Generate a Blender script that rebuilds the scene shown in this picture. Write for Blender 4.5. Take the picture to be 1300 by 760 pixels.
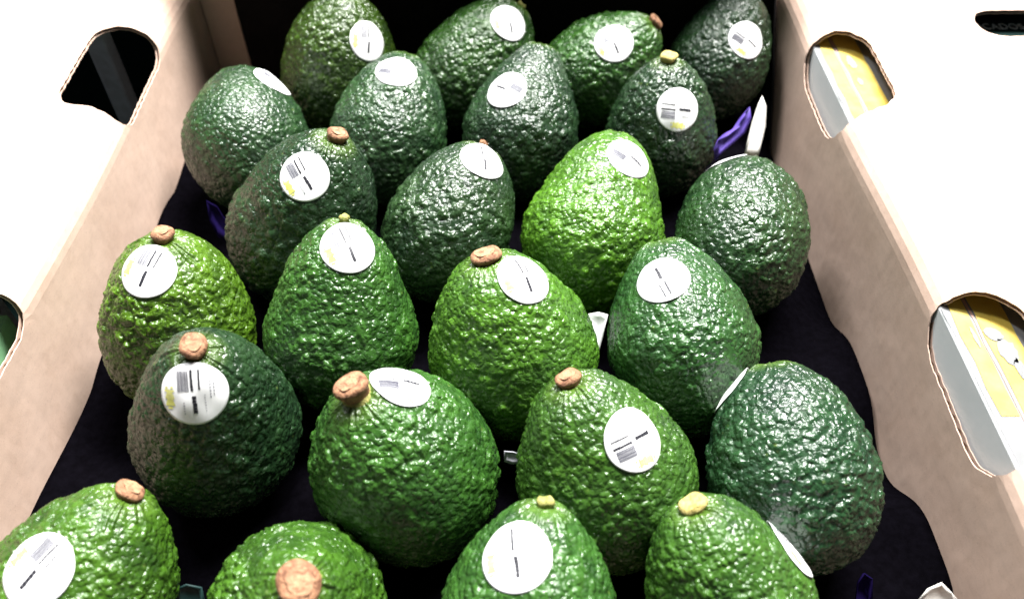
import bpy, math
import numpy as np
from mathutils import Vector, Matrix
from mathutils.geometry import delaunay_2d_cdt

# ------------------------------------------------------------------ frame of reference
S = 0.075                       # one unit of layout = the pitch of the packed fruit, 7.5 cm
FPX = 1000.0; TH = math.atan(1.135); H = 3.63
ct, st = math.cos(TH), math.sin(TH)
RV = np.array([1, 0, 0.]); FV = np.array([0, ct, -st]); UV = np.array([0, st, ct])
CAMP = np.array([0, 0, H])

scene = bpy.context.scene
col = scene.collection
for o in list(bpy.data.objects):
    bpy.data.objects.remove(o)

cd = bpy.data.cameras.new('camera'); cam = bpy.data.objects.new('camera', cd); col.objects.link(cam)
cam.location = (0, 0, H * S)
cam.rotation_euler = (math.pi / 2 - TH, 0, 0)
cd.sensor_width = 36; cd.lens = FPX / 1300 * 36
cd.shift_x = 10 / 1300
cd.clip_start = 0.01; cd.clip_end = 50
cd.dof.use_dof = True; cd.dof.focus_distance = 4.35 * S; cd.dof.aperture_fstop = 9
scene.camera = cam

w = bpy.data.worlds.new('World'); scene.world = w; w.use_nodes = True
bg = w.node_tree.nodes['Background']
bg.inputs[0].default_value = (0.97, 0.98, 1.0, 1); bg.inputs[1].default_value = 0.035

def area(name, loc, target, sx, sy, power, colr=(1, 1, 1)):
    l = bpy.data.lights.new(name, 'AREA'); l.shape = 'RECTANGLE'; l.size = sx; l.size_y = sy
    l.energy = power; l.color = colr
    o = bpy.data.objects.new(name, l); col.objects.link(o); o.location = loc
    d = Vector(target) - Vector(loc); o.rotation_euler = d.to_track_quat('-Z', 'Y').to_euler()
    return o
area('ceiling_lamp_behind', (0.34, 1.05, 1.75), (0, 0.28, 0), 1.3, 0.35, 88, (1, 0.985, 0.96))
area('added_fill_lamp', (-0.75, 0.85, 1.6), (0, 0.25, 0), 0.25, 0.5, 10, (0.96, 0.98, 1))  # added fill from the left, brightens the right wall

vs = scene.view_settings
scene.display_settings.display_device = 'sRGB'
vs.view_transform = 'Standard'; vs.look = 'None'; vs.exposure = 1.30; vs.gamma = 1
scene.render.engine = 'CYCLES'
scene.cycles.use_denoising = True
scene.cycles.max_bounces = 6; scene.cycles.diffuse_bounces = 2

# ------------------------------------------------------------------ helpers
def W3(x, y, z): return (x * S, y * S, z * S)

def mesh(name, verts, faces, mat, parent=None, loc=None, smooth=False, mats=None, midx=None):
    me = bpy.data.meshes.new(name)
    v = np.asarray(verts, float)
    if loc is not None: v = v - np.asarray(loc)
    me.from_pydata([tuple(p) for p in v], [], [tuple(int(i) for i in f) for f in faces])
    if mats:
        for m in mats: me.materials.append(m)
        me.polygons.foreach_set('material_index', midx)
    elif mat: me.materials.append(mat)
    if smooth: me.polygons.foreach_set('use_smooth', [True] * len(me.polygons))
    me.update()
    o = bpy.data.objects.new(name, me); col.objects.link(o)
    if parent: o.parent = parent
    return o

def empty(name, loc):
    o = bpy.data.objects.new(name, None); col.objects.link(o); o.location = loc
    o.empty_display_size = 0.01
    return o

def tag(o, label=None, cat=None, group=None, kind=None):
    if label: o['label'] = label
    if cat: o['category'] = cat
    if group: o['group'] = group
    if kind: o['kind'] = kind
    return o

def box(c0, c1):
    x0, y0, z0 = c0; x1, y1, z1 = c1
    v = [(x, y, z) for x in (x0, x1) for y in (y0, y1) for z in (z0, z1)]
    f = [(0, 1, 3, 2), (4, 6, 7, 5), (0, 4, 5, 1), (2, 3, 7, 6), (0, 2, 6, 4), (1, 5, 7, 3)]
    return [W3(*p) for p in v], f

def bevel(o, wd, seg=2):
    m = o.modifiers.new('bevel', 'BEVEL'); m.width = wd; m.segments = seg; m.limit_method = 'ANGLE'
    return o

class N:
    """little node-tree writer"""
    def __init__(s, name):
        s.m = bpy.data.materials.new(name); s.m.use_nodes = True
        s.t = s.m.node_tree; s.b = s.t.nodes['Principled BSDF']
    def n(s, typ, **kw):
        x = s.t.nodes.new(typ)
        for k, v in kw.items():
            if k.startswith('i_'):
                x.inputs[k[2:].replace('_', ' ')].default_value = v
            else: setattr(x, k, v)
        return x
    def l(s, a, b): s.t.links.new(a, b)
    def ramp(s, src, stops):
        r = s.n('ShaderNodeValToRGB'); e = r.color_ramp.elements
        while len(e) < len(stops): e.new(0.5)
        for k, (p, c) in enumerate(stops):
            e[k].position = p; e[k].color = (*c, 1) if len(c) == 3 else c
        s.l(src, r.inputs[0]); return r.outputs[0]
    def mix(s, f, a, b, mode='MIX'):
        x = s.n('ShaderNodeMix', data_type='RGBA', blend_type=mode)
        for sock, v in ((x.inputs[0], f), (x.inputs[6], a), (x.inputs[7], b)):
            if isinstance(v, bpy.types.NodeSocket): s.l(v, sock)
            elif isinstance(v, tuple): sock.default_value = (*v, 1)
            else: sock.default_value = v
        return x.outputs[2]
    def noise(s, scale, detail=3, rough=0.5, vec=None, dist=0):
        x = s.n('ShaderNodeTexNoise'); x.inputs['Scale'].default_value = scale
        x.inputs['Detail'].default_value = detail; x.inputs['Roughness'].default_value = rough
        x.inputs['Distortion'].default_value = dist
        if vec: s.l(vec, x.inputs['Vector'])
        return x.outputs['Fac']
    def coord(s, scale=None):
        tc = s.n('ShaderNodeTexCoord').outputs['Object']
        if scale:
            mp = s.n('ShaderNodeMapping'); mp.inputs['Scale'].default_value = scale; s.l(tc, mp.inputs[0]); return mp.outputs[0]
        return tc
    def bump(s, h, dist, strength=1.0, prev=None):
        x = s.n('ShaderNodeBump'); x.inputs['Distance'].default_value = dist; x.inputs['Strength'].default_value = strength
        s.l(h, x.inputs['Height'])
        if prev: s.l(prev, x.inputs['Normal'])
        return x.outputs[0]
    def set(s, **kw):
        for k, v in kw.items():
            sock = s.b.inputs[k.replace('_', ' ')]
            if isinstance(v, bpy.types.NodeSocket): s.l(v, sock)
            elif isinstance(v, tuple): sock.default_value = (*v, 1)
            else: sock.default_value = v
        return s.m

# ------------------------------------------------------------------ materials
def mat_skin():
    t = N('avocado_skin')
    oi = t.n('ShaderNodeObjectInfo'); base = oi.outputs['Color']
    at = t.n('ShaderNodeAttribute', attribute_name='pebble'); a = t.n('ShaderNodeSeparateColor'); t.l(at.outputs['Color'], a.inputs[0])
    c = t.coord()
    big = t.noise(28, 4, 0.55, c, 0.6)
    base = t.mix(1.0, base, (0.64, 0.64, 0.68), 'MULTIPLY')
    fine = t.noise(900, 3, 0.6, c)
    dark = t.mix(1.0, base, (0.30, 0.42, 0.50), 'MULTIPLY')
    lite = t.mix(1.0, base, (1.9, 1.8, 1.1), 'MULTIPLY')
    f1 = t.n('ShaderNodeMath', operation='MULTIPLY_ADD'); t.l(a.outputs[1], f1.inputs[0]); f1.inputs[1].default_value = 0.8
    bigr = t.ramp(big, [(0.30, (0, 0, 0)), (0.72, (1, 1, 1))]); t.l(bigr, f1.inputs[2])
    f2 = t.n('ShaderNodeMath', operation='MULTIPLY', use_clamp=True); t.l(f1.outputs[0], f2.inputs[0]); f2.inputs[1].default_value = 0.68
    cc = t.mix(f2.outputs[0], dark, lite)
    # tan lenticels and a few corky scars on the crests
    sp = t.n('ShaderNodeTexVoronoi', feature='F1'); sp.inputs['Scale'].default_value = 190; t.l(c, sp.inputs['Vector'])
    spk = t.ramp(sp.outputs['Distance'], [(0.06, (1, 1, 1)), (0.16, (0, 0, 0))])
    g = t.n('ShaderNodeMath', operation='MULTIPLY'); t.l(spk, g.inputs[0])
    g2 = t.ramp(t.noise(90, 2, 0.5, c), [(0.50, (0, 0, 0)), (0.62, (0.75, 0.75, 0.75))]); t.l(g2, g.inputs[1])
    cc = t.mix(g.outputs[0], cc, (0.10, 0.15, 0.03))
    # green neck: yellower ring round the stem
    cc = t.mix(a.outputs[2], cc, (0.085, 0.15, 0.018))
    br = t.ramp(t.noise(45, 5, 0.7, c, 1.0), [(0.66, (0, 0, 0)), (0.74, (0.55, 0.55, 0.55))])
    cc = t.mix(br, cc, (0.055, 0.030, 0.014))
    rg = t.ramp(t.noise(260, 4, 0.6, c), [(0.3, (0.18, 0.18, 0.18)), (0.7, (0.38, 0.38, 0.38))])
    b1 = t.bump(fine, 0.00022, 0.8)
    vo = t.n('ShaderNodeTexVoronoi', feature='F1'); vo.inputs['Scale'].default_value = 430
    wn = t.n('ShaderNodeTexNoise'); wn.inputs['Scale'].default_value = 300; t.l(c, wn.inputs['Vector'])
    va = t.n('ShaderNodeVectorMath', operation='SCALE'); t.l(wn.outputs['Color'], va.inputs[0]); va.inputs['Scale'].default_value = 0.003
    vb = t.n('ShaderNodeVectorMath', operation='ADD'); t.l(c, vb.inputs[0]); t.l(va.outputs[0], vb.inputs[1]); t.l(vb.outputs[0], vo.inputs['Vector'])
    dome = t.ramp(vo.outputs['Distance'], [(0.0, (1, 1, 1)), (0.35, (0.75, 0.75, 0.75)), (0.72, (0, 0, 0))])
    b15 = t.bump(dome, 0.0008, 0.7, b1)
    b2 = t.bump(t.noise(340, 3, 0.6, c), 0.0007, 0.6, b15)
    return t.set(Base_Color=cc, Roughness=rg, Normal=b2, IOR=1.5, Specular_IOR_Level=0.62, Coat_Weight=0.14, Coat_Roughness=0.45)

def mat_stem(name, c0, c1):
    t = N(name); c = t.coord()
    n = t.noise(420, 5, 0.65, c, 0.8); n2 = t.noise(1300, 3, 0.6, c)
    cc = t.mix(t.ramp(n, [(0.36, (0, 0, 0)), (0.62, (1, 1, 1))]), c0, c1)
    return t.set(Base_Color=cc, Roughness=0.75, Normal=t.bump(n2, 0.0004, 0.9, t.bump(n, 0.001, 0.9)))

def mat_card(name, a, b, cw=0.09):
    t = N(name); c = t.coord()
    n = t.noise(22, 5, 0.6, c); fib = t.noise(1.0, 4, 0.65, t.coord((900, 260, 500)))
    spk = t.noise(1500, 2, 0.6, c)
    cc = t.mix(t.ramp(n, [(0.3, (0, 0, 0)), (0.7, (1, 1, 1))]), a, b)
    cc = t.mix(t.ramp(fib, [(0.45, (0, 0, 0)), (0.75, (0.20, 0.20, 0.20))]), cc, tuple(x * 0.62 for x in a))
    cc = t.mix(t.ramp(spk, [(0.66, (0, 0, 0)), (0.72, (0.34, 0.34, 0.34))]), cc, (0.14, 0.08, 0.045))
    # faint brown scuffs, slanting over the board
    sc = t.noise(1.0, 4, 0.7, t.coord((40, 120, 75)), 1.2)
    cc = t.mix(t.ramp(sc, [(0.50, (0, 0, 0)), (0.72, (0.20, 0.20, 0.20))]), cc, (0.42, 0.27, 0.18))
    wv = t.n('ShaderNodeTexWave', wave_type='BANDS', bands_direction='Y', wave_profile='SIN')
    wv.inputs['Scale'].default_value = 2 * math.pi / (0.085 * S) / 20; wv.inputs['Distortion'].default_value = 0.6
    t.l(c, wv.inputs['Vector'])
    b0 = t.bump(wv.outputs['Fac'], 0.00022, cw)
    return t.set(Base_Color=cc, Roughness=0.82, Normal=t.bump(t.noise(38, 2, 0.5, c), 0.003, 0.22, t.bump(spk, 0.0001, 0.4, b0)), Specular_IOR_Level=0.25)

def plain(name, c, rough=0.6, c2=None, ns=200, bd=0.0003, **kw):
    t = N(name); cc = t.coord(); n = t.noise(ns, 4, 0.6, cc)
    x = t.mix(t.ramp(n, [(0.35, (0, 0, 0)), (0.65, (1, 1, 1))]), c, c2 or tuple(k * 0.8 for k in c))
    return t.set(Base_Color=x, Roughness=rough, Normal=t.bump(n, bd, 0.6), **kw)

SKIN = mat_skin()
BROWN = mat_stem('stem_woody', (0.13, 0.048, 0.022), (0.36, 0.185, 0.095))
CUT = mat_stem('stem_cut_face', (0.20, 0.09, 0.045), (0.42, 0.24, 0.13))
GREENST = mat_stem('stem_green', (0.16, 0.19, 0.03), (0.42, 0.38, 0.12))
GOLD = mat_stem('stem_golden', (0.30, 0.24, 0.06), (0.48, 0.40, 0.14))
CARD = mat_card('kraft_card', (0.61, 0.435, 0.345), (0.69, 0.510, 0.415))
FLUTE = mat_card('kraft_fluting', (0.30, 0.19, 0.12), (0.36, 0.24, 0.15), 0)
STICK = plain('sticker_paper', (0.86, 0.86, 0.865), 0.5, (0.83, 0.83, 0.84), 120, 0.0001)
INK = plain('ink_black', (0.02, 0.02, 0.028), 0.5)
INKG = plain('ink_grey', (0.09, 0.09, 0.12), 0.5)
INKL = plain('ink_light', (0.36, 0.36, 0.40), 0.5)
YEL = plain('ink_yellow', (0.62, 0.62, 0.10), 0.5, (0.74, 0.72, 0.26))
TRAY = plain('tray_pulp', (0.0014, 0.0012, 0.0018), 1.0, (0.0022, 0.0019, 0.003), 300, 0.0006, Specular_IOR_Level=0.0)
PURPLE = plain('tray_purple_lit', (0.10, 0.055, 0.36), 0.6, (0.07, 0.04, 0.28), 250)  # tray purple as it looks where lit, put into the colour
PURPD = plain('purple_dark', (0.010, 0.006, 0.045), 1.0, Specular_IOR_Level=0.0)  # darker copy of the tray purple for the gaps
GREYP = plain('grey_darkened', (0.13, 0.133, 0.137), 0.6, (0.155, 0.158, 0.16), 60, 0.0002)  # carton grey darkened to offset the strong light on its top
GREYS = plain('grey_side_lightened', (0.66, 0.68, 0.69), 0.6, (0.7, 0.71, 0.72), 60, 0.0002)  # same carton grey lightened to offset the shade on its side
YELB = plain('yellow_print', (0.44, 0.31, 0.035), 0.6, (0.48, 0.37, 0.08), 90)
REDL = plain('pink_line', (0.38, 0.22, 0.18), 0.5)
DKG = plain('dark_green_board', (0.006, 0.016, 0.015), 0.9, (0.009, 0.022, 0.020), 60, Specular_IOR_Level=0.05)
TEAL = plain('teal_plastic', (0.004, 0.03, 0.028), 0.6)
BLUEG = plain('blue_grey_post', (0.45, 0.56, 0.66), 0.4)
PGREEN = plain('pale_green_print', (0.30, 0.62, 0.33), 0.5)
CREAM = plain('cream_paper', (0.80, 0.77, 0.72), 0.7)
SHADE = plain('shade_black', (0.006, 0.005, 0.005), 0.85, (0.010, 0.008, 0.008), 60, 0.002, Specular_IOR_Level=0.1)  # shade inside the box put into a near-black colour
TABLE = plain('table_grey', (0.03, 0.03, 0.032), 0.9, None, 20)

# ------------------------------------------------------------------ setting
mesh('table_top', *box((-14, -6, -2.62), (14, 16, -2.45)), TABLE)
tag(bpy.data.objects['table_top'], 'dark grey table top under the cardboard box', kind='structure')

# ------------------------------------------------------------------ box
XL, XR, ZF, YB, YF = -2.6, 2.3, 0.56, 6.45, 0.66
RB = 0.24; AQ = RB * math.pi / 4
rng = np.random.RandomState(5)

def hole_pts(uc, tc, hu, ht, r, n=9):
    pts = []
    for (sx, sy, a0) in ((1, 1, 0), (-1, 1, 90), (-1, -1, 180), (1, -1, 270)):
        for k in range(n):
            a = math.radians(a0 + 90 * k / (n - 1))
            j = 1 + rng.uniform(-0.012, 0.012)
            pts.append((uc + sx * (hu - r) + r * j * math.cos(a), tc + sy * (ht - r) + r * j * math.sin(a)))
    out = []
    for i, p in enumerate(pts):                     # subdivide the straight runs
        q = pts[(i + 1) % len(pts)]
        d = math.hypot(q[0] - p[0], q[1] - p[1]); m = max(1, int(d / 0.02))
        for k in range(m):
            j = rng.uniform(-.003, .003) + .002 * math.sin(len(out) * 1.3)
            out.append((p[0] + (q[0] - p[0]) * k / m + j * (q[1] - p[1]) / (d + 1e-9), p[1] + (q[1] - p[1]) * k / m - j * (q[0] - p[0]) / (d + 1e-9)))
    return out

def inside(P, poly):
    P = np.asarray(P); poly = np.asarray(poly); r = np.zeros(len(P), bool); j = len(poly) - 1
    for i in range(len(poly)):
        a, b = poly[i], poly[j]
        c = (a[1] > P[:, 1]) != (b[1] > P[:, 1])
        with np.errstate(divide='ignore', invalid='ignore'):
            x = (b[0] - a[0]) * (P[:, 1] - a[1]) / (b[1] - a[1] + 1e-12) + a[0]
        r ^= c & (P[:, 0] < x); j = i
    return r

def bend(u, t, off, X, sg, wob):
    """visible face at off=0: down the wall for t<0, out along the flap for t>0"""
    if t < -AQ: x, z = X + sg * off, ZF - RB + (t + AQ)
    elif t > AQ: x, z = X + sg * (RB + t - AQ), ZF - off
    else:
        a = (t + AQ) / RB
        x = X + sg * (RB - (RB - off) * math.cos(a)); z = ZF - RB + (RB - off) * math.sin(a)
    wv = wob * math.sin(u * 1.9 + X) * 0.02
    return (x + wv * sg, u, z + (0.018 * math.sin(u * 1.3 + 1) * wob * max(0, t)))

def sheet(uv_poly, holes, X, sg, o0, o1, smooth=True):
    us = np.arange(YF, YB + 0.01, 0.12); ts = sorted(set([-2.9, -2.2, -1.6, -1.2, -0.9, -0.6, -0.4, 0.4, 0.7, 1.1, 1.6, 2.2] + list(np.linspace(-AQ * 1.3, AQ * 1.3, 11))))
    tmax = max(p[1] for p in uv_poly)
    pts = list(uv_poly); edges = [(i, (i + 1) % len(pts)) for i in range(len(pts))]
    for h in holes:
        b = len(pts); pts += h; edges += [(b + i, b + (i + 1) % len(h)) for i in range(len(h))]
    g = [(u, t) for u in us[1:-1] for t in ts if t < tmax - 0.03]
    for h in holes:
        hc = np.asarray(h); c = hc.mean(0); big = c + (hc - c) * 1.04
        m = ~inside(g, big); g = [q for q, k in zip(g, m) if k]
    pts += g
    vs_, es_, fs_, *_ = delaunay_2d_cdt([Vector(p) for p in pts], edges, [], 0, 1e-6)
    vv = np.array([tuple(p) for p in vs_]); cen = np.array([vv[list(f)].mean(0) for f in fs_])
    keep = inside(cen, uv_poly)
    for h in holes: keep &= ~inside(cen, h)
    F = [tuple(f) for f, k in zip(fs_, keep) if k]
    n = len(vv)
    V = [W3(*bend(p[0], p[1], o0, X, sg, 1)) for p in vv] + [W3(*bend(p[0], p[1], o1, X, sg, 1)) for p in vv]
    flip = sg > 0
    cnt = {}
    for f in F:
        for a, b in zip(f, f[1:] + f[:1]): cnt[(a, b)] = cnt.get((a, b), 0) + 1
    faces = [f[::-1] if flip else f for f in F] + [tuple(i + n for i in (f if flip else f[::-1])) for f in F]
    for (a, b) in cnt:
        if (b, a) not in cnt: faces.append((a, b, b + n, a + n) if flip else (b, a, a + n, b + n))
    return V, faces

def flutes(hole, X, sg, tr, ur):
    lam = 0.085; du = lam / 8; dt = 0.016
    us = np.arange(ur[0], ur[1], du); ts = np.arange(tr[0], tr[1], dt)
    V = []; idx = {}
    G = np.array([(u, t) for u in us for t in ts])
    hh = np.asarray(hole); c = hh.mean(0); bigh = c + (hh - c) * (1 + 0.012)
    ins = inside(G, bigh) .reshape(len(us), len(ts))
    for u in us:
        for t in ts:
            V.append(W3(*bend(u, t, 0.0155 + 0.0095 * math.sin(2 * math.pi * u / lam), X, sg, 1)))
    F = []
    m = len(ts)
    for i in range(len(us) - 1):
        for j in range(m - 1):
            if not (ins[i, j] or ins[i + 1, j] or ins[i, j + 1] or ins[i + 1, j + 1]):
                F.append((i * m + j, (i + 1) * m + j, (i + 1) * m + j + 1, i * m + j + 1))
    return V, F

bx = empty('cardboard_box', W3(-0.15, 3.55, -2.44))
tag(bx, 'open brown cardboard box with side flaps folded outward, holding rows of avocados', 'box')
BL = np.array(bx.location)
FW = 2.75
def side(X, sg, holes, extra):
    nose = [(YF, -2.98), (YB, -2.98), (YB, FW), (YF, FW)]
    edge = []
    for i, p in enumerate(nose):
        q = nose[(i + 1) % 4]; m = 40
        for k in range(m): edge.append((p[0] + (q[0] - p[0]) * k / m, p[1] + (q[1] - p[1]) * k / m))
    allh = holes + extra
    V, F = sheet(edge, allh, X, sg, 0, 0.006); 
    p = mesh('side_panel', V, F, CARD, bx, BL)
    V, F = sheet(edge, allh, X, sg, 0.026, 0.031); mesh('outer_liner', V, F, CARD, p, BL)
    for h in allh:
        a = np.asarray(h); lo = a.min(0) - 0.1; hi = a.max(0) + 0.1
        V, F = flutes(h, X, sg, (lo[1], min(hi[1], FW - 0.01)), (lo[0], hi[0])); mesh('corrugation', V, F, FLUTE, p, BL, True)
    return p
H_R = [hole_pts(4.88, 0.0, 0.50, 0.32, 0.26), hole_pts(2.28, 0.0, 0.50, 0.32, 0.26)]
H_L = [hole_pts(4.92, 0.08, 0.50, 0.28, 0.18), hole_pts(2.30, 0.06, 0.50, 0.28, 0.18)]
side(XR, 1, H_R, [hole_pts(5.43, 1.95, 0.19, 0.78, 0.17)])
side(XL, -1, H_L, [])
mesh('end_panel', *box((XL + 0.004, YB - 0.05, -2.42), (XR - 0.004, YB - 0.002, ZF + 1.6)), CARD, bx, BL)  # back panel, raised out of view above the box to shade the back row
mesh('painted_shade', *box((XL + 0.31, YB - 0.135, -2.4), (XR - 0.004, YB - 0.115, ZF + 1.5)), SHADE, bx, BL)  # sheet added as the shade over the back panel
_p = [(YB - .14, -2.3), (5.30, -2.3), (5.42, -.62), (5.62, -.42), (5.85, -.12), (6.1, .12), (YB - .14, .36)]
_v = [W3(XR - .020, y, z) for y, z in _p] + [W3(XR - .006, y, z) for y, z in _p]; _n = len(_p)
mesh('painted_shade', _v, [tuple(range(_n)), tuple(range(2 * _n - 1, _n - 1, -1))] + [(t, t + _n, (t + 1) % _n + _n, (t + 1) % _n) for t in range(_n)], SHADE, bx, BL)  # added wedge, its outline follows the shade edge on the right wall
mesh('end_panel', *box((XL + 0.004, YF, -2.42), (XR - 0.004, YF + 0.05, -0.30)), CARD, bx, BL)  # front panel, out of view, cut low to reduce bounce on the fruit
mesh('bottom_panel', *box((XL, YF, -2.445), (XR, YB, -2.42)), CARD, bx, BL)
# corner tuck flap at the back left
for (x0, x1, sgn) in ((XL + 0.006, XL + 0.30, 1), (XR - 0.5, XR - 0.006, -1)):
    v, f = box((x0, YB - 0.11, -2.4), (x1, YB - 0.055, ZF - 0.03))
    bevel(mesh('tuck_flap', v, f, CARD, bx, BL), 0.0008)

# ------------------------------------------------------------------ avocados
# key: centre(x,y), width, image angle, tilt to viewer, neck length, taper, tone, stem(size,height,mat), sticker(px,py,rot), label
DG = (0.014, 0.042, 0.019); MG = (0.030, 0.100, 0.018); BGN = (0.075, 0.155, 0.013); GG = (0.020, 0.058, 0.024)
A = [
 ('F1', -1.35, 5.66, 0.95, 76, 34, .72, .15, (0.032, 0.072, 0.008), (.075, .05, 'B'), (467, 53, 0), 'back left avocado with a barcode sticker, reddish brown stem and yellow-green pebbled skin'),
 ('F2', -0.27, 5.70, 0.90, 50, 12, .74, .20, (0.022, 0.070, 0.012), (.05, .03, 'G'), (646, 28, 10), 'back row avocado leaning right, round sticker touching the top of the picture'),
 ('F3', 0.74, 5.66, 0.86, 36, 28, .74, .15, MG, (.085, .04, 'B'), (780, 54, 20), 'back row avocado with a brown stem disc at the upper right of its sticker'),
 ('F4', 1.78, 5.83, 0.82, 68, 12, .74, .15, DG, (.05, .03, 'G'), (949, 50, 55), 'dark avocado in the back right corner of the box, sticker on its right side'),
 ('E1', -1.911, 4.763, 0.904, 96.3, -14.2, .66, .10, GG, (.05, .03, 'G'), (346, 105, -10), 'round avocado against the left wall near the far hand hole, sticker nearly edge-on'),
 ('E2', -0.864, 4.854, 0.886, 76.9, -0.8, .72, .25, GG, None, (503, 90, 65), 'stemless dark green avocado just right of the round one, white sticker on its crown'),
 ('E3', 0.129, 4.879, 0.879, 76.4, 4.3, .78, .30, DG, None, (642, 112, -120), 'narrow-necked dark grey-green avocado without stem, sticker on its upper left, near the back'),
 ('E4', 1.175, 4.874, 0.844, 92.0, 40, .72, .25, DG, (.085, .035, 'Y'), (860, 139, 85), 'dark avocado with a flat golden stem stub and a sticker facing the viewer'),
 ('D1', -1.331, 3.842, 0.980, 59.0, 37.9, .78, .25, DG, (.082, .06, 'B'), (386, 223, 30), 'dark avocado leaning right, tan stem stub on top, sticker left of centre'),
 ('D2', -0.381, 3.812, 0.858, 66, 4, .74, .16, (0.020, 0.052, 0.022), (.04, .02, 'B'), (615, 201, -10), 'grey-green avocado left of the lime-green one, sticker on its upper right shoulder'),
 ('D3', 0.598, 3.793, 0.950, 75.8, -5.1, .74, .28, (0.063, 0.172, 0.014), None, (799, 200, 45), 'bright lime-green avocado right of the middle, sticker upper right, no stem showing'),
 ('D4', 1.566, 3.739, 0.874, 76.7, -23.0, .68, .10, (0.016, 0.052, 0.018), None, (915, 198, 0), 'dark avocado by the right wall in front of the cream slip, sticker edge-on'),
 ('C1', -1.941, 2.97, 0.886, 83.5, 34, .72, .15, (0.062, 0.140, 0.010), (.085, .06, 'B'), (186, 343, -20), 'bright yellow-green avocado beside the left wall with a reddish stem above its sticker'),
 ('C2', -0.964, 2.977, 0.896, 84, 24, .78, .30, MG, (.04, .02, 'G'), (442, 314, 20), 'tall green avocado with a sticker straight on its crown and a tiny green stem'),
 ('C3', 0.049, 2.804, 0.964, 105.9, 32.8, .68, .15, (0.055, 0.153, 0.016), (.105, .05, 'B'), (666, 352, 10), 'broad bright green avocado in the centre, flat brown stem disc, faintly printed sticker'),
 ('C4', 1.034, 2.853, 0.887, 99.7, -5.5, .72, .20, (0.022, 0.080, 0.022), None, (841, 354, -150), 'smoother glossy green avocado without stem, pointed tilted sticker at its upper left'),
 ('B1', -1.55, 2.28, 0.885, 75, 51, .87, .26, DG, (.085, .07, 'B'), (246, 501, 3), 'very dark avocado with ridges round its brown stem, yellow-marked sticker below it'),
 ('B2', -0.508, 2.046, 0.945, 112.0, 43.5, .70, .15, MG, (.10, .13, 'B'), (511, 481, 65), 'big green avocado with a long brown stem stub sticking out at its upper left'),
 ('B3', 0.515, 2.000, 0.908, 111.5, 27.5, .70, .20, (0.037, 0.105, 0.016), (.08, .05, 'B'), (806, 558, 108), 'green avocado with barcode sticker on its right front, small tan stem upper left'),
 ('B4', 1.469, 2.010, 0.861, 96.6, -9.9, .70, .15, (0.014, 0.052, 0.024), None, (936, 500, 0), 'large bluish dark green avocado at the right wall, thin sticker edge at its left'),
 ('A1', -1.965, 1.326, 0.86, 61, 8, .74, .20, (0.046, 0.122, 0.013), (.085, .045, 'B'), (45, 722, -32), 'bright green avocado in the near left corner, stem pointing right'),
 ('A2', -0.943, 1.326, 0.787, 64.6, 56, .70, .25, (0.042, 0.117, 0.014), (.115, .07, 'B'), None, 'near avocado without a sticker, its round tan stem scar facing the viewer'),
 ('A3', 0.100, 1.212, 0.847, 82.7, 7.1, .74, .25, (0.034, 0.110, 0.022), (.05, .03, 'G'), (653, 705, 18), 'near avocado at the bottom middle with a large sticker and smooth streaked neck'),
 ('A4', 1.043, 1.371, 0.761, 114.6, 19.2, .72, .20, (0.041, 0.118, 0.019), (.08, .05, 'Y'), (1011, 688, 0), 'near avocado at the bottom right, yellow-green stem, sticker edge on its right side'),
]

def hsh(ix, iy, iz, s):
    h = (ix.astype(np.int64) * 73856093) ^ (iy.astype(np.int64) * 19349663) ^ (iz.astype(np.int64) * 83492791) ^ (s * 2654435761)
    h = (h ^ (h >> 13)) * 1274126177 & 0x7fffffff
    h = (h ^ (h >> 15)) * 2246822519 & 0x7fffffff
    return h
def worley(P, seed):
    ci = np.floor(P).astype(np.int64); fr = P - ci
    F1 = np.full(len(P), 9.); F2 = np.full(len(P), 9.); ID = np.zeros(len(P))
    for dx in (-1, 0, 1):
        for dy in (-1, 0, 1):
            for dz in (-1, 0, 1):
                h = hsh(ci[:, 0] + dx, ci[:, 1] + dy, ci[:, 2] + dz, seed)
                fx = (h & 1023) / 1023.; fy = ((h >> 10) & 1023) / 1023.; fz = ((h >> 20) & 1023) / 1023.
                d = np.sqrt((dx + fx - fr[:, 0]) ** 2 + (dy + fy - fr[:, 1]) ** 2 + (dz + fz - fr[:, 2]) ** 2)
                m = d < F1
                F2 = np.where(m, F1, np.minimum(F2, d)); ID = np.where(m, (h >> 5 & 255) / 255., ID); F1 = np.where(m, d, F1)
    return F1, F2, ID
def wob3(P, s, ph):
    return (np.sin(P[:, 1] * s + ph) + np.sin(P[:, 2] * s * 1.31 + ph * 2.3) + np.sin(P[:, 0] * s * 0.83 + ph * 0.7)) / 3

def axis_of(al, be):
    a = math.radians(al); b = math.radians(be)
    return RV * math.cos(b) * math.cos(a) + UV * math.cos(b) * math.sin(a) - FV * math.sin(b)
LB = .60
def rprof(z, Wd, ln, k):
    zn = np.where(z > 0, z / (ln * Wd), z / (LB * Wd))
    s = np.sqrt(np.clip(1 - zn ** 2, 0, 1))
    return Wd / 2 * s * (1 - k * np.clip(zn, 0, 1))

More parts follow.
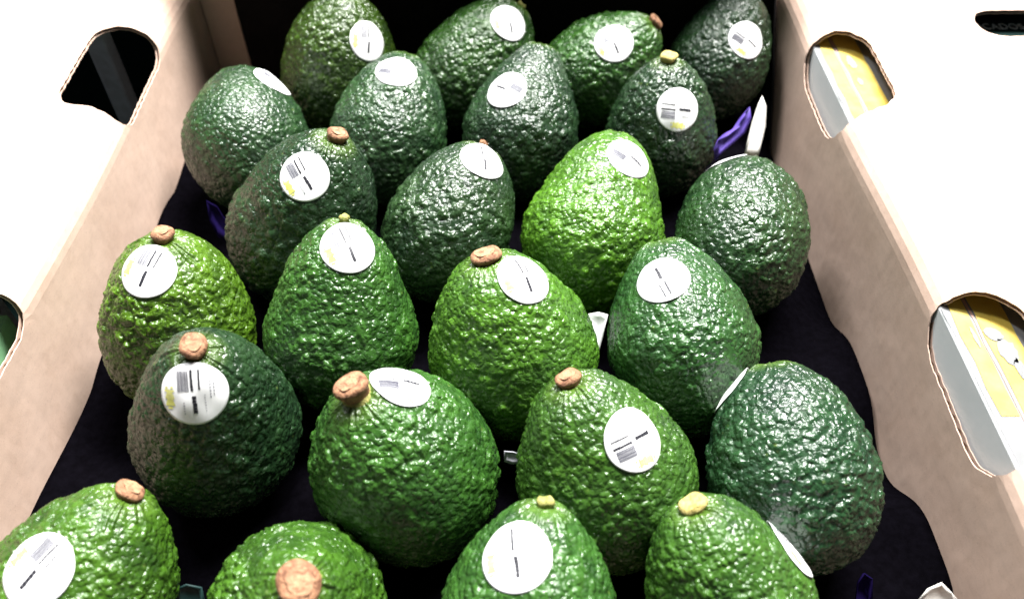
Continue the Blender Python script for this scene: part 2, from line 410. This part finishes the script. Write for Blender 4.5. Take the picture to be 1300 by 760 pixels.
EDGE = {'E1': .30, 'D4': -.06, 'B4': -.10, 'A4': .04}      # stickers seen edge-on
def build_avocado(row, seed):
    key, cx, cy, Wd, al, be, ln, k, tone, stem, stk, label = row
    rs = np.random.RandomState(seed)
    ax = axis_of(al, be); c = np.array([cx, cy, 0.])
    e1 = np.cross(ax, [0, 1, .3]); e1 /= np.linalg.norm(e1); e2 = np.cross(ax, e1)
    base = c + np.array([0, 0, -0.56 * Wd])
    root = empty('avocado', W3(*base)); tag(root, label, 'avocado', 'avocados packed in the cardboard box')
    L = base * S
    near = key[0] in 'ABC'
    nr, ns = (230, 330) if near else (150, 220)
    ph = np.linspace(0, math.pi, nr + 1)[1:-1]
    ps = np.linspace(0, 2 * math.pi, ns, endpoint=False)
    z = -np.cos(ph); zz = np.where(z < 0, z * LB * Wd, z * ln * Wd); r = rprof(zz, Wd, ln, k)
    Z = np.repeat(zz, ns); Rr = np.repeat(r, ns); PS = np.tile(ps, len(ph))
    lx, ly = Rr * np.cos(PS), Rr * np.sin(PS)
    P = np.stack([lx, ly, Z], 1)
    # outward direction: away from a point on the axis
    Dn = P - np.array([0, 0, 0.]); Dn[:, 2] *= 0.75; Dn /= np.linalg.norm(Dn, axis=1)[:, None]
    zn = np.clip(Z / (ln * Wd), 0, 1)
    if stk:
        px, py, rot = stk
        wps = c + P[:, :1] * e1 + P[:, 1:2] * e2 + P[:, 2:3] * ax
        d = wps - CAMP; dep = d @ FV
        sx = 640 + FPX * (d @ RV) / dep; sy = 380 - FPX * (d @ UV) / dep
        def norm_at(Q):
            e = 1e-3
            rho = np.sqrt(Q[:, 0] ** 2 + Q[:, 1] ** 2) + 1e-9
            dr = (rprof(Q[:, 2] + e, Wd, ln, k) - rprof(Q[:, 2] - e, Wd, ln, k)) / (2 * e)
            nn = np.stack([Q[:, 0] / rho, Q[:, 1] / rho, -dr], 1)
            return nn / np.linalg.norm(nn, axis=1)[:, None]
        nl_ = norm_at(P); nw = nl_[:, :1] * e1 + nl_[:, 1:2] * e2 + nl_[:, 2:3] * ax
        fac = -(nw * d).sum(1) / np.linalg.norm(d, axis=1)
        cost = (sx - px) ** 2 + (sy - py) ** 2
        if key in EDGE: cost = cost + ((fac - EDGE[key]) * 400) ** 2
        else: cost = cost + np.where(fac < 0.04, 1e6, 0)
        b = int(np.argmin(cost)); p0 = P[b]; n0 = nl_[b]; n0w = nw[b]
    # pebbles: cells about 3 mm, drawn out into ridges towards the stem
    q = P * S * 1000
    ph0 = rs.uniform(0, 6)
    q = q + np.stack([wob3(q, .9, ph0), wob3(q, 1.1, ph0 + 2), wob3(q, 1.0, ph0 + 4)], 1) * 0.9
    dx_ = 5.3 * rs.uniform(.9, 1.08)
    rad = np.sqrt((q[:, :2] ** 2).sum(1)) + 1e-6
    # in polar wrap so that ridges run to the stem
    F1, F2, ID = worley(np.stack([q[:, 0] / dx_, q[:, 1] / dx_, q[:, 2] / (dx_ * 1.15)], 1) + 50 + seed * 7, seed)
    peb = np.clip((F2 - F1) / 0.30, 0, 1) ** 0.7 * np.clip(1.05 - F1 ** 2 * 0.9, 0, 1) * (0.15 + 0.85 * ID)
    G1, G2, GD = worley(q / 2.0 + 90 + seed * 3, seed + 50)
    peb2 = np.clip((G2 - G1) / 0.5, 0, 1) * (0.4 + 0.6 * GD)
    strk = 0.5 + 0.5 * np.sin(PS * 23 + 2.5 * np.sin(zn * 9 + PS * 3 + ph0) + 1.5 * wob3(q, .25, ph0))
    strk = strk * (0.5 + 0.5 * np.sin(PS * 7 + ph0 + zn * 6))
    w_n = np.clip((zn - 0.62) / 0.33, 0, 1); w_n = w_n * w_n * (3 - 2 * w_n)
    calm = 0.55 + 0.45 * np.clip(wob3(q, .085, ph0 * 1.7) * 1.6 + .5, 0, 1)
    lowf = lambda X_: wob3(X_ * S * 1000, .095, ph0 + 1) * 1.5 + wob3(X_ * S * 1000, .17, ph0 + 5) * 0.45
    amp = (2.5 if key not in ('C4', 'A3', 'E1') else 1.6) * (1 - 0.75 * w_n) * calm
    hgt = (peb * 0.78 + peb2 * 0.30) * amp + strk * w_n * 0.8
    low = lowf(P)
    pole = np.exp(-(rad / (0.075 * Wd * S * 1000)) ** 2) * (Z > 0)
    hgt = hgt * (1 - pole) + low * (1 - pole) - pole * 2.0 - 0.75
    hgt = np.where(hgt > .7, .7 + .55 * np.tanh((hgt - .7) / .75), hgt)
    if stk:                    # the sticker presses the pebbles flat under it
        dd = np.sqrt(((P - p0) ** 2).sum(1)) / 0.150
        kk = np.clip((1.22 - dd) / 0.24, 0, 1); kk = kk * kk * (3 - 2 * kk)
        hgt = hgt * (1 - kk) + (lowf(P) - 0.28) * kk
    P2 = P + Dn * (hgt / 1000 / S)[:, None]
    wp = c + P2[:, :1] * e1 + P2[:, 1:2] * e2 + P2[:, 2:3] * ax
    bot = c - ax * LB * Wd; top = c + ax * (ln * Wd - 0.03)
    V = np.vstack([wp, bot, top]) * S - L
    n = len(wp); m = len(ph)
    i = np.arange(m - 1)[:, None] * ns; j = np.arange(ns)[None]; j2 = (j + 1) % ns
    quads = np.stack([i + j, i + j2, i + ns + j2, i + ns + j], -1).reshape(-1, 4)
    caps = [(n, (t + 1) % ns, t) for t in range(ns)] + [((m - 1) * ns + t, (m - 1) * ns + (t + 1) % ns, n + 1) for t in range(ns)]
    me = bpy.data.meshes.new('skin')
    me.vertices.add(len(V)); me.vertices.foreach_set('co', V.ravel())
    nl = len(quads) * 4 + len(caps) * 3
    me.loops.add(nl); me.polygons.add(len(quads) + len(caps))
    me.loops.foreach_set('vertex_index', np.concatenate([quads.ravel(), np.array(caps).ravel()]))
    ls = np.concatenate([np.arange(len(quads)) * 4, len(quads) * 4 + np.arange(len(caps)) * 3])
    me.polygons.foreach_set('loop_start', ls)
    me.polygons.foreach_set('use_smooth', np.ones(len(ls), bool))
    me.update(calc_edges=True)
    at = me.color_attributes.new('pebble', 'FLOAT_COLOR', 'POINT')
    # identity of each pebble (its own pigment), not its depth
    colr = np.zeros((len(V), 4)); colr[:n, 0] = peb; colr[:n, 1] = ID * .75 + .25 * GD
    colr[:n, 2] = np.clip((zn - 0.90) / 0.08, 0, 1) * 0.55; colr[:, 3] = 1
    at.data.foreach_set('color', colr.ravel())
    me.materials.append(SKIN)
    o = bpy.data.objects.new('skin', me); col.objects.link(o); o.parent = root; o.color = (*tone, 1)

    # ---- stem
    if stem:
        sr, sh, sm = stem; sr *= .80; sh *= .62
        mat = {'B': BROWN, 'G': GREENST, 'Y': GOLD}[sm]
        t0 = ln * Wd - 0.065
        prof = [(0.0, -.02), (sr * .80, -.02), (sr * .74, sh * .35 + .02), (sr * .86, sh * .65 + .03), (sr * 1.04, sh * .85 + .035), (sr * .98, sh + .045), (sr * .80, sh + .058), (sr * .45, sh + .052), (0.0, sh + .05)]
        q_ = 20; SV = []; pp = rs.uniform(0, 6)
        lean = (rs.uniform(-.12, .12), rs.uniform(-.12, .12))
        for (a, hh) in prof:
            for t in range(q_):
                an = 2 * math.pi * t / q_
                aa = a * (1 + .06 * math.sin(an * 2 + pp) + .025 * math.sin(an * 5 + pp * 2 + hh * 30))
                SV.append(c + ax * (t0 + hh + .005 * math.sin(an * 3 + pp) * (a > 0)) + e1 * (aa * math.cos(an) + lean[0] * hh) + e2 * (aa * math.sin(an) + lean[1] * hh))
        SF = [(i_ * q_ + t, i_ * q_ + (t + 1) % q_, (i_ + 1) * q_ + (t + 1) % q_, (i_ + 1) * q_ + t) for i_ in range(len(prof) - 1) for t in range(q_)]
        so = mesh('stem', np.array(SV) * S, SF, mat, root, L, True)
        sb = so.modifiers.new('sub', 'SUBSURF'); sb.levels = 1; sb.render_levels = 1
        if sm == 'B':          # green collar under the woody button
            CV = []
            for (a, hh) in ((sr * .95, -.03), (sr * 1.02, 0.01), (sr * .90, sh * .3 + .012), (sr * .70, sh * .35 + .02)):
                for t in range(q_):
                    an = 2 * math.pi * t / q_; aa = a * (1 + .07 * math.sin(an * 3 + pp))
                    CV.append(c + ax * (t0 + hh) + e1 * aa * math.cos(an) + e2 * aa * math.sin(an))
            FV2 = [c + ax * (t0 + sh + .060)]
            for fr_, hh in ((.34, .060), (.62, .0595)):
                for t in range(q_):
                    an = 2 * math.pi * t / q_; aa = sr * fr_ * (1 + .10 * math.sin(an * 2 + pp) + .06 * math.sin(an * 5 + pp))
                    FV2.append(c + ax * (t0 + sh + hh - .0 * fr_) + e1 * (aa * math.cos(an) + lean[0] * sh) + e2 * (aa * math.sin(an) + lean[1] * sh))
            mesh('cut_face', np.array(FV2) * S, [(0, 1 + t, 1 + (t + 1) % q_) for t in range(q_)] + [(1 + t, 1 + q_ + t, 1 + q_ + (t + 1) % q_, 1 + (t + 1) % q_) for t in range(q_)], CUT, so, L, True)
            mesh('collar', np.array(CV) * S, [(i_ * q_ + t, i_ * q_ + (t + 1) % q_, (i_ + 1) * q_ + (t + 1) % q_, (i_ + 1) * q_ + t) for i_ in range(3) for t in range(q_)], GREENST, so, L, True)

    # ---- sticker, wrapped on the smooth body
    if stk:
        up = UV - n0w * (UV @ n0w); up /= np.linalg.norm(up); rt = np.cross(up, n0w)
        toL = lambda v: np.array([v @ e1, v @ e2, v @ ax])
        upL, rtL = toL(up), toL(rt); ca, sa = math.cos(math.radians(rot)), math.sin(math.radians(rot))
        uL = rtL * ca + upL * sa; vL = -rtL * sa + upL * ca
        RS = 0.150 * 1.0
        wr = rs.uniform(0, 6)
        def wrap(uv, lift):
            uv = np.asarray(uv, float); Q0 = p0 + uv[:, :1] * uL * RS + uv[:, 1:] * vL * RS
            lo = np.full(len(Q0), -0.25); hi = np.full(len(Q0), 0.05)
            for _ in range(22):
                mid = (lo + hi) / 2; Q = Q0 + n0 * mid[:, None]
                out = np.sqrt(Q[:, 0] ** 2 + Q[:, 1] ** 2) > rprof(Q[:, 2], Wd, ln, k)
                hi = np.where(out, mid, hi); lo = np.where(out, lo, mid)
            rr = (uv ** 2).sum(1)
            Q = Q0 + n0 * (lo * (1 - .04 * rr))[:, None]
            lf = 0.0035 + lift + 0.0025 * rr * np.sin(2 * np.arctan2(uv[:, 1], uv[:, 0]) + wr) + 0.0022 * np.sin(uv[:, 0] * 6 + wr) * np.sin(uv[:, 1] * 5)
            lf = lf + lowf(Q) / 1000 / S
            Q = Q + n0 * lf[:, None]
            return (c + Q[:, :1] * e1 + Q[:, 1:2] * e2 + Q[:, 2:3] * ax) * S
        nrg, nsg = 16, 64
        uv = [(0, 0)] + [(i_ / nrg * math.cos(2 * math.pi * t / nsg), i_ / nrg * math.sin(2 * math.pi * t / nsg)) for i_ in range(1, nrg + 1) for t in range(nsg)]
        Vt = wrap(uv, 0); Vb = wrap(uv, -0.0018)
        F = [(0, 1 + t, 1 + (t + 1) % nsg) for t in range(nsg)]
        for i_ in range(nrg - 1):
            for t in range(nsg):
                a_ = 1 + i_ * nsg
                F.append((a_ + t, a_ + nsg + t, a_ + nsg + (t + 1) % nsg, a_ + (t + 1) % nsg))
        nv = len(uv); F2_ = [tuple(x + nv for x in f[::-1]) for f in F]
        la = 1 + (nrg - 1) * nsg
        F3_ = [(la + t, nv + la + t, nv + la + (t + 1) % nsg, la + (t + 1) % nsg) for t in range(nsg)]
        so = mesh('sticker', np.vstack([Vt, Vb]), F + F2_ + F3_, STICK, root, L, True)
        def rects(name, lst, mat):
            V_, F_ = [], []
            for (x0, y0, x1, y1) in lst:
                nx = max(1, int((x1 - x0) / .05 + .5)); ny = max(1, int((y1 - y0) / .05 + .5)); b0 = len(V_)
                V_ += [(x0 + (x1 - x0) * a_ / nx, y0 + (y1 - y0) * b_ / ny) for b_ in range(ny + 1) for a_ in range(nx + 1)]
                F_ += [(b0 + b_ * (nx + 1) + a_, b0 + b_ * (nx + 1) + a_ + 1, b0 + (b_ + 1) * (nx + 1) + a_ + 1, b0 + (b_ + 1) * (nx + 1) + a_) for b_ in range(ny) for a_ in range(nx)]
            mesh(name, wrap(V_, 0.0016), F_, mat, so, L, True)
        bars = []; x = -.46
        for q_ in range(9):
            wdt = [.018, .03, .014, .036, .02, .014, .03, .018, .026][q_]; bars.append((x, .12, x + wdt, .76)); x += wdt + .016
        rects('printed_barcode', bars, INKG)
        def line(xc, y0, y1, th, seg, gap):
            out = []; y = y0
            while y < y1:
                y2 = min(y1, y + seg * rs.uniform(.7, 1.3)); out.append((xc - th / 2 * rs.uniform(.8, 1.1), y, xc + th / 2 * rs.uniform(.8, 1.1), y2)); y = y2 + gap
            return out
        rects('printed_text', line(-.03, .14, .80, .08, .075, .008) + line(.19, .18, .80, .06, .06, .012) + line(.02, -.60, -.02, .12, .11, .008), INK)
        rects('small_print', line(.50, -.12, .42, .045, .05, .05) + line(.60, -.05, .36, .04, .05, .05) + line(-.30, -.62, -.2, .04, .05, .04) + line(.33, -.55, .0, .03, .04, .05), INKL)
        lg = []
        for q_ in range(7):
            yy = -.34 + q_ * .075; ww = .15 + .035 * math.sin(q_ * 2.1 + 1)
            lg.append((-.72 - ww * .8, yy, -.72 + ww * .8, yy + .07))
        lg += [(-.84, .20, -.77, .26), (-.67, .22, -.60, .28), (-.80, -.44, -.66, -.37)]
        rects('printed_logo', lg, YEL)
    return root

for i, row in enumerate(A): build_avocado(row, i + 11)

# ------------------------------------------------------------------ moulded tray with a cup under every fruit
def tray():
    xs = np.arange(XL + 0.02, XR - 0.015, 0.045); ys = np.arange(YF + 0.08, YB - 0.13, 0.045)
    X, Y = np.meshgrid(xs, ys, indexing='ij')
    Z = np.full(X.shape, -0.44) - 0.05 * np.cos(X * 5) * np.cos(Y * 5)
    for r_ in A:
        d2 = (X - r_[1]) ** 2 + (Y - r_[2]) ** 2; R_ = 0.55 * r_[3] + .03
        cup = np.where(d2 < R_ ** 2, -np.sqrt(np.clip(R_ ** 2 - d2, 0, None)) - 0.10, 0)
        Z = np.where(d2 < R_ ** 2, np.minimum(Z, cup), Z)
    # scalloped rim climbing the side walls
    for sgn, Xw in ((1, XR), (-1, XL)):
        dw = np.abs(X - Xw)
        lift = (-0.60 if sgn > 0 else -0.40) + 0.0 * Y
        if sgn > 0: lift = lift + 0.27 * np.exp(-((Y - 1.75) / .42) ** 4) + 0.16 * np.exp(-((Y - 3.0) / .4) ** 4)
        else: lift = lift + 0.04 * np.cos(Y * 3.4)
        k_ = np.clip(1 - (dw - 0.02) / 0.16, 0, 1)
        if sgn > 0: k_ = np.clip(1 - (dw - 0.05) / 0.30, 0, 1); tgt = lift
        else: tgt = np.maximum(Z, lift)
        Z = Z * (1 - k_) + tgt * k_
    nx, ny = X.shape
    T = np.stack([X, Y, Z], -1).reshape(-1, 3); Bm = T - np.array([0, 0, 0.03]); n = len(T)
    i, j = np.meshgrid(np.arange(nx - 1), np.arange(ny - 1), indexing='ij'); a = (i * ny + j).ravel()
    top = np.stack([a, a + ny, a + ny + 1, a + 1], 1)
    faces = list(top) + list(top[:, ::-1] + n)
    for k_ in range(ny - 1):
        faces.append((k_, k_ + 1, k_ + 1 + n, k_ + n)); q = (nx - 1) * ny + k_; faces.append((q + 1, q, q + n, q + 1 + n))
    for k_ in range(nx - 1):
        q = k_ * ny; faces.append((q + ny, q, q + n, q + ny + n)); q += ny - 1; faces.append((q, q + ny, q + ny + n, q + n))
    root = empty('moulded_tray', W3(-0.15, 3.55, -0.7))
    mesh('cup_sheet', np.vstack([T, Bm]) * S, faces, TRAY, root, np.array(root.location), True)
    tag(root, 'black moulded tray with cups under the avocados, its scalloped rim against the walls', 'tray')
tray()

# ------------------------------------------------------------------ loose bits and purple tray edges between the fruit
def unproj(px, py, Yd, lean=0.0):
    r = FV + RV * (px - 640) / FPX - UV * (py - 380) / FPX
    return CAMP + r * ((Yd + lean * H) / (r[1] - lean * r[2]))
def slip(name, pix, Yd, mat, label, cat, curl=.02, thick=.006, lean=0.8):
    """thin curled piece: outline given at its own distance"""
    P = np.array([unproj(x, y, Yd, lean) for x, y in pix]); c = P.mean(0)
    rings = []; n = len(P)
    V = []
    for s in (1.0, .66, .33):
        for p in P:
            q = c + (p - c) * s; V.append(q + np.array([0, curl * (1 - s * s), 0]))
    V.append(c + np.array([0, curl, 0])); V = np.array(V)
    F = []
    for k in range(2):
        for t in range(n): F.append((k * n + t, k * n + (t + 1) % n, (k + 1) * n + (t + 1) % n, (k + 1) * n + t))
    for t in range(n): F.append((2 * n + t, 2 * n + (t + 1) % n, 3 * n))
    m = len(V); Bk = V + np.array([0, thick, 0])
    FF = F + [tuple(i + m for i in f[::-1]) for f in F] + [(t, t + m, (t + 1) % n + m, (t + 1) % n) for t in range(n)]
    o = mesh(name, np.vstack([V, Bk]) * S, FF, mat, None, P.min(0) * S, True)
    o.location = P.min(0) * S
    return tag(o, label, cat)
slip('paper_slip', [(968, 122), (973, 135), (972, 160), (966, 185), (962, 202), (944, 202), (949, 180), (955, 155), (962, 134)], 4.55, CREAM, 'cream paper slip standing on end between the right wall and the back avocados', 'paper')
slip('tray_edge_strip', [(952, 136), (954, 150), (947, 168), (934, 180), (918, 193), (908, 205), (906, 190), (911, 178), (925, 172), (940, 160), (947, 146)], 4.62, PURPLE, 'bright purple strip of lit tray edge curving up beside the cream slip', 'tray_edge', .05)  # lit tray edge added as a separate purple piece
slip('tray_edge_scrap', [(262, 255), (275, 262), (290, 285), (290, 310), (276, 300), (266, 280)], 4.3, PURPD, 'dark purple bit of tray edge deep in the gap near the left wall', 'tray_edge', .05)  # tray edge added as its own piece in the darker purple
slip('tray_edge_end', [(1088, 742), (1098, 728), (1108, 735), (1108, 775), (1085, 775)], 1.75, PURPD, 'purple bit of tray edge in the lower right gap between avocado and wall', 'tray_edge', .05)  # another separate piece standing for the tray edge
slip('paper_scrap', [(747, 399), (760, 397), (772, 400), (767, 420), (762, 440), (759, 452), (756, 430), (752, 415)], 2.9, STICK, 'small white paper scrap pointing down between two avocados near the middle', 'paper')
slip('white_tab', [(640, 573), (652, 574), (662, 578), (662, 588), (650, 589), (640, 586)], 2.05, INKL, 'tiny pale tab low in the gap between the two middle front avocados', 'tab')
slip('white_card', [(1163, 766), (1178, 748), (1196, 740), (1208, 752), (1222, 768), (1195, 790)], 1.50, CREAM, 'white card corner poking up at the lower right by the wall', 'card')
slip('teal_scrap', [(222, 748), (236, 742), (256, 746), (262, 775), (222, 775)], 1.50, TEAL, 'dark teal plastic scrap at the bottom edge between the two near left avocados', 'scrap')

# ------------------------------------------------------------------ neighbouring cartons seen through the hand holes
nb = empty('printed_carton', W3(2.7, 3.3, -2.44)); NL = np.array(nb.location)
tag(nb, 'grey carton with yellow printed bands, seen through the right hand holes', 'box')
bevel(mesh('carton_body', *box((2.345, 0.9, -2.44), (3.05, 6.3, 0.42)), GREYS, nb, NL), 0.001)
ZT = 0.42
def sheetprint(name, x0, x1, y0, y1, mat, dz, sk=0.0):
    v = []; f = []; n = 24
    for k in range(n + 1):
        y = y0 + (y1 - y0) * k / n; j = 0.006 * math.sin(k * 2.7 + x0 * 9)
        v += [W3(x0 + j, y, ZT + dz), W3(x1 + j * .5, y, ZT + dz)]
    for k in range(n): f.append((2 * k, 2 * k + 1, 2 * k + 3, 2 * k + 2))
    mesh(name, v, f, mat, nb, NL)
sheetprint('darkened_top', 2.352, 3.04, 0.95, 6.25, GREYP, .002)  # added sheet, darker than the body to balance the light on top
sheetprint('printed_band', 2.385, 2.475, 2.08, 6.0, YELB, .005)
sheetprint('printed_line', 2.485, 2.498, 2.0, 6.0, REDL, .005)
sheetprint('printed_band', 2.506, 2.675, 2.08, 6.0, YELB, .005)
def blob(cx, cy, rx, ry, seed, mat=GREYP, dz=.0085):
    r_ = np.random.RandomState(seed); n = 22
    v = [W3(cx + rx * math.cos(2 * math.pi * t / n) * r_.uniform(.7, 1.1), cy + ry * math.sin(2 * math.pi * t / n) * r_.uniform(.75, 1.1), ZT + dz) for t in range(n)]
    mesh('printed_emblem', v + [W3(cx, cy, ZT + dz)], [(t, (t + 1) % n, n) for t in range(n)], mat, nb, NL)
blob(2.56, 5.15, .035, .09, 1); blob(2.55, 2.58, .05, .05, 2); blob(2.58, 2.47, .055, .09, 3); blob(2.60, 2.35, .03, .08, 5); blob(2.45, 2.56, .012, .07, 6); blob(2.55, 4.9, .02, .05, 4)
for k in range(5): mesh('printed_dot', *box((2.77, 5.15 - k * .16, ZT + .001), (2.78, 5.17 - k * .16, ZT + .006)), INKG, nb, NL)

dk = empty('dark_carton', W3(3.9, 5.0, -2.44)); DL = np.array(dk.location)
tag(dk, 'dark green carton lettered in grey, seen through the slot at the upper right', 'box')
bevel(mesh('carton_body', *box((3.12, 3.9, -2.44), (5.6, 6.4, 0.42)), DKG, dk, DL), 0.001)
fc = bpy.data.curves.new('lettering', 'FONT'); fc.body = 'AVOCADOS'; fc.size = 0.115 * S; fc.extrude = 0.0001; fc.space_character = 1.05
fo = bpy.data.objects.new('lettering', fc); col.objects.link(fo)
bpy.context.view_layer.update()
me = bpy.data.meshes.new_from_object(fo.evaluated_get(bpy.context.evaluated_depsgraph_get()))
bpy.data.objects.remove(fo); me.materials.append(plain('ink_silver', (0.80, 0.86, 0.85), 0.5))
lo = bpy.data.objects.new('lettering', me); col.objects.link(lo); lo.parent = dk
lo.location = Vector(W3(3.53, 5.62, 0.425)) - Vector(dk.location)
xmax = max(v.co.x for v in me.vertices)
lo.scale = (0.52 * S / xmax, 1, 1)

cr = empty('dark_crate', W3(-3.2, 3.5, -2.44)); CL = np.array(cr.location)
tag(cr, 'dark plastic crate with a blue-grey post, seen through the left hand holes', 'crate')
def cpart(name, a, b, mat): return bevel(mesh(name, *box(a, b), mat, cr, CL), 0.0012)
cpart('crate_wall', (-5.2, 0.9, -2.44), (-3.5, 6.3, -1.2), DKG)
cpart('crate_end', (-5.2, 6.32, -2.44), (-2.72, 6.42, 0.47), DKG)
cpart('crate_floor', (-3.49, 0.9, -2.44), (-2.72, 6.3, -1.9), DKG)
cpart('post', (-3.27, 5.55, -1.89), (-3.11, 5.7, 0.46), BLUEG)
cpart('post', (-3.15, 2.95, -1.89), (-2.98, 3.1, 0.30), BLUEG)
cpart('rail', (-3.46, 4.6, -0.6), (-3.16, 5.02, 0.1), TEAL)
cpart('label_panel', (-2.95, 1.9, -0.9), (-2.78, 2.86, 0.26), PGREEN)
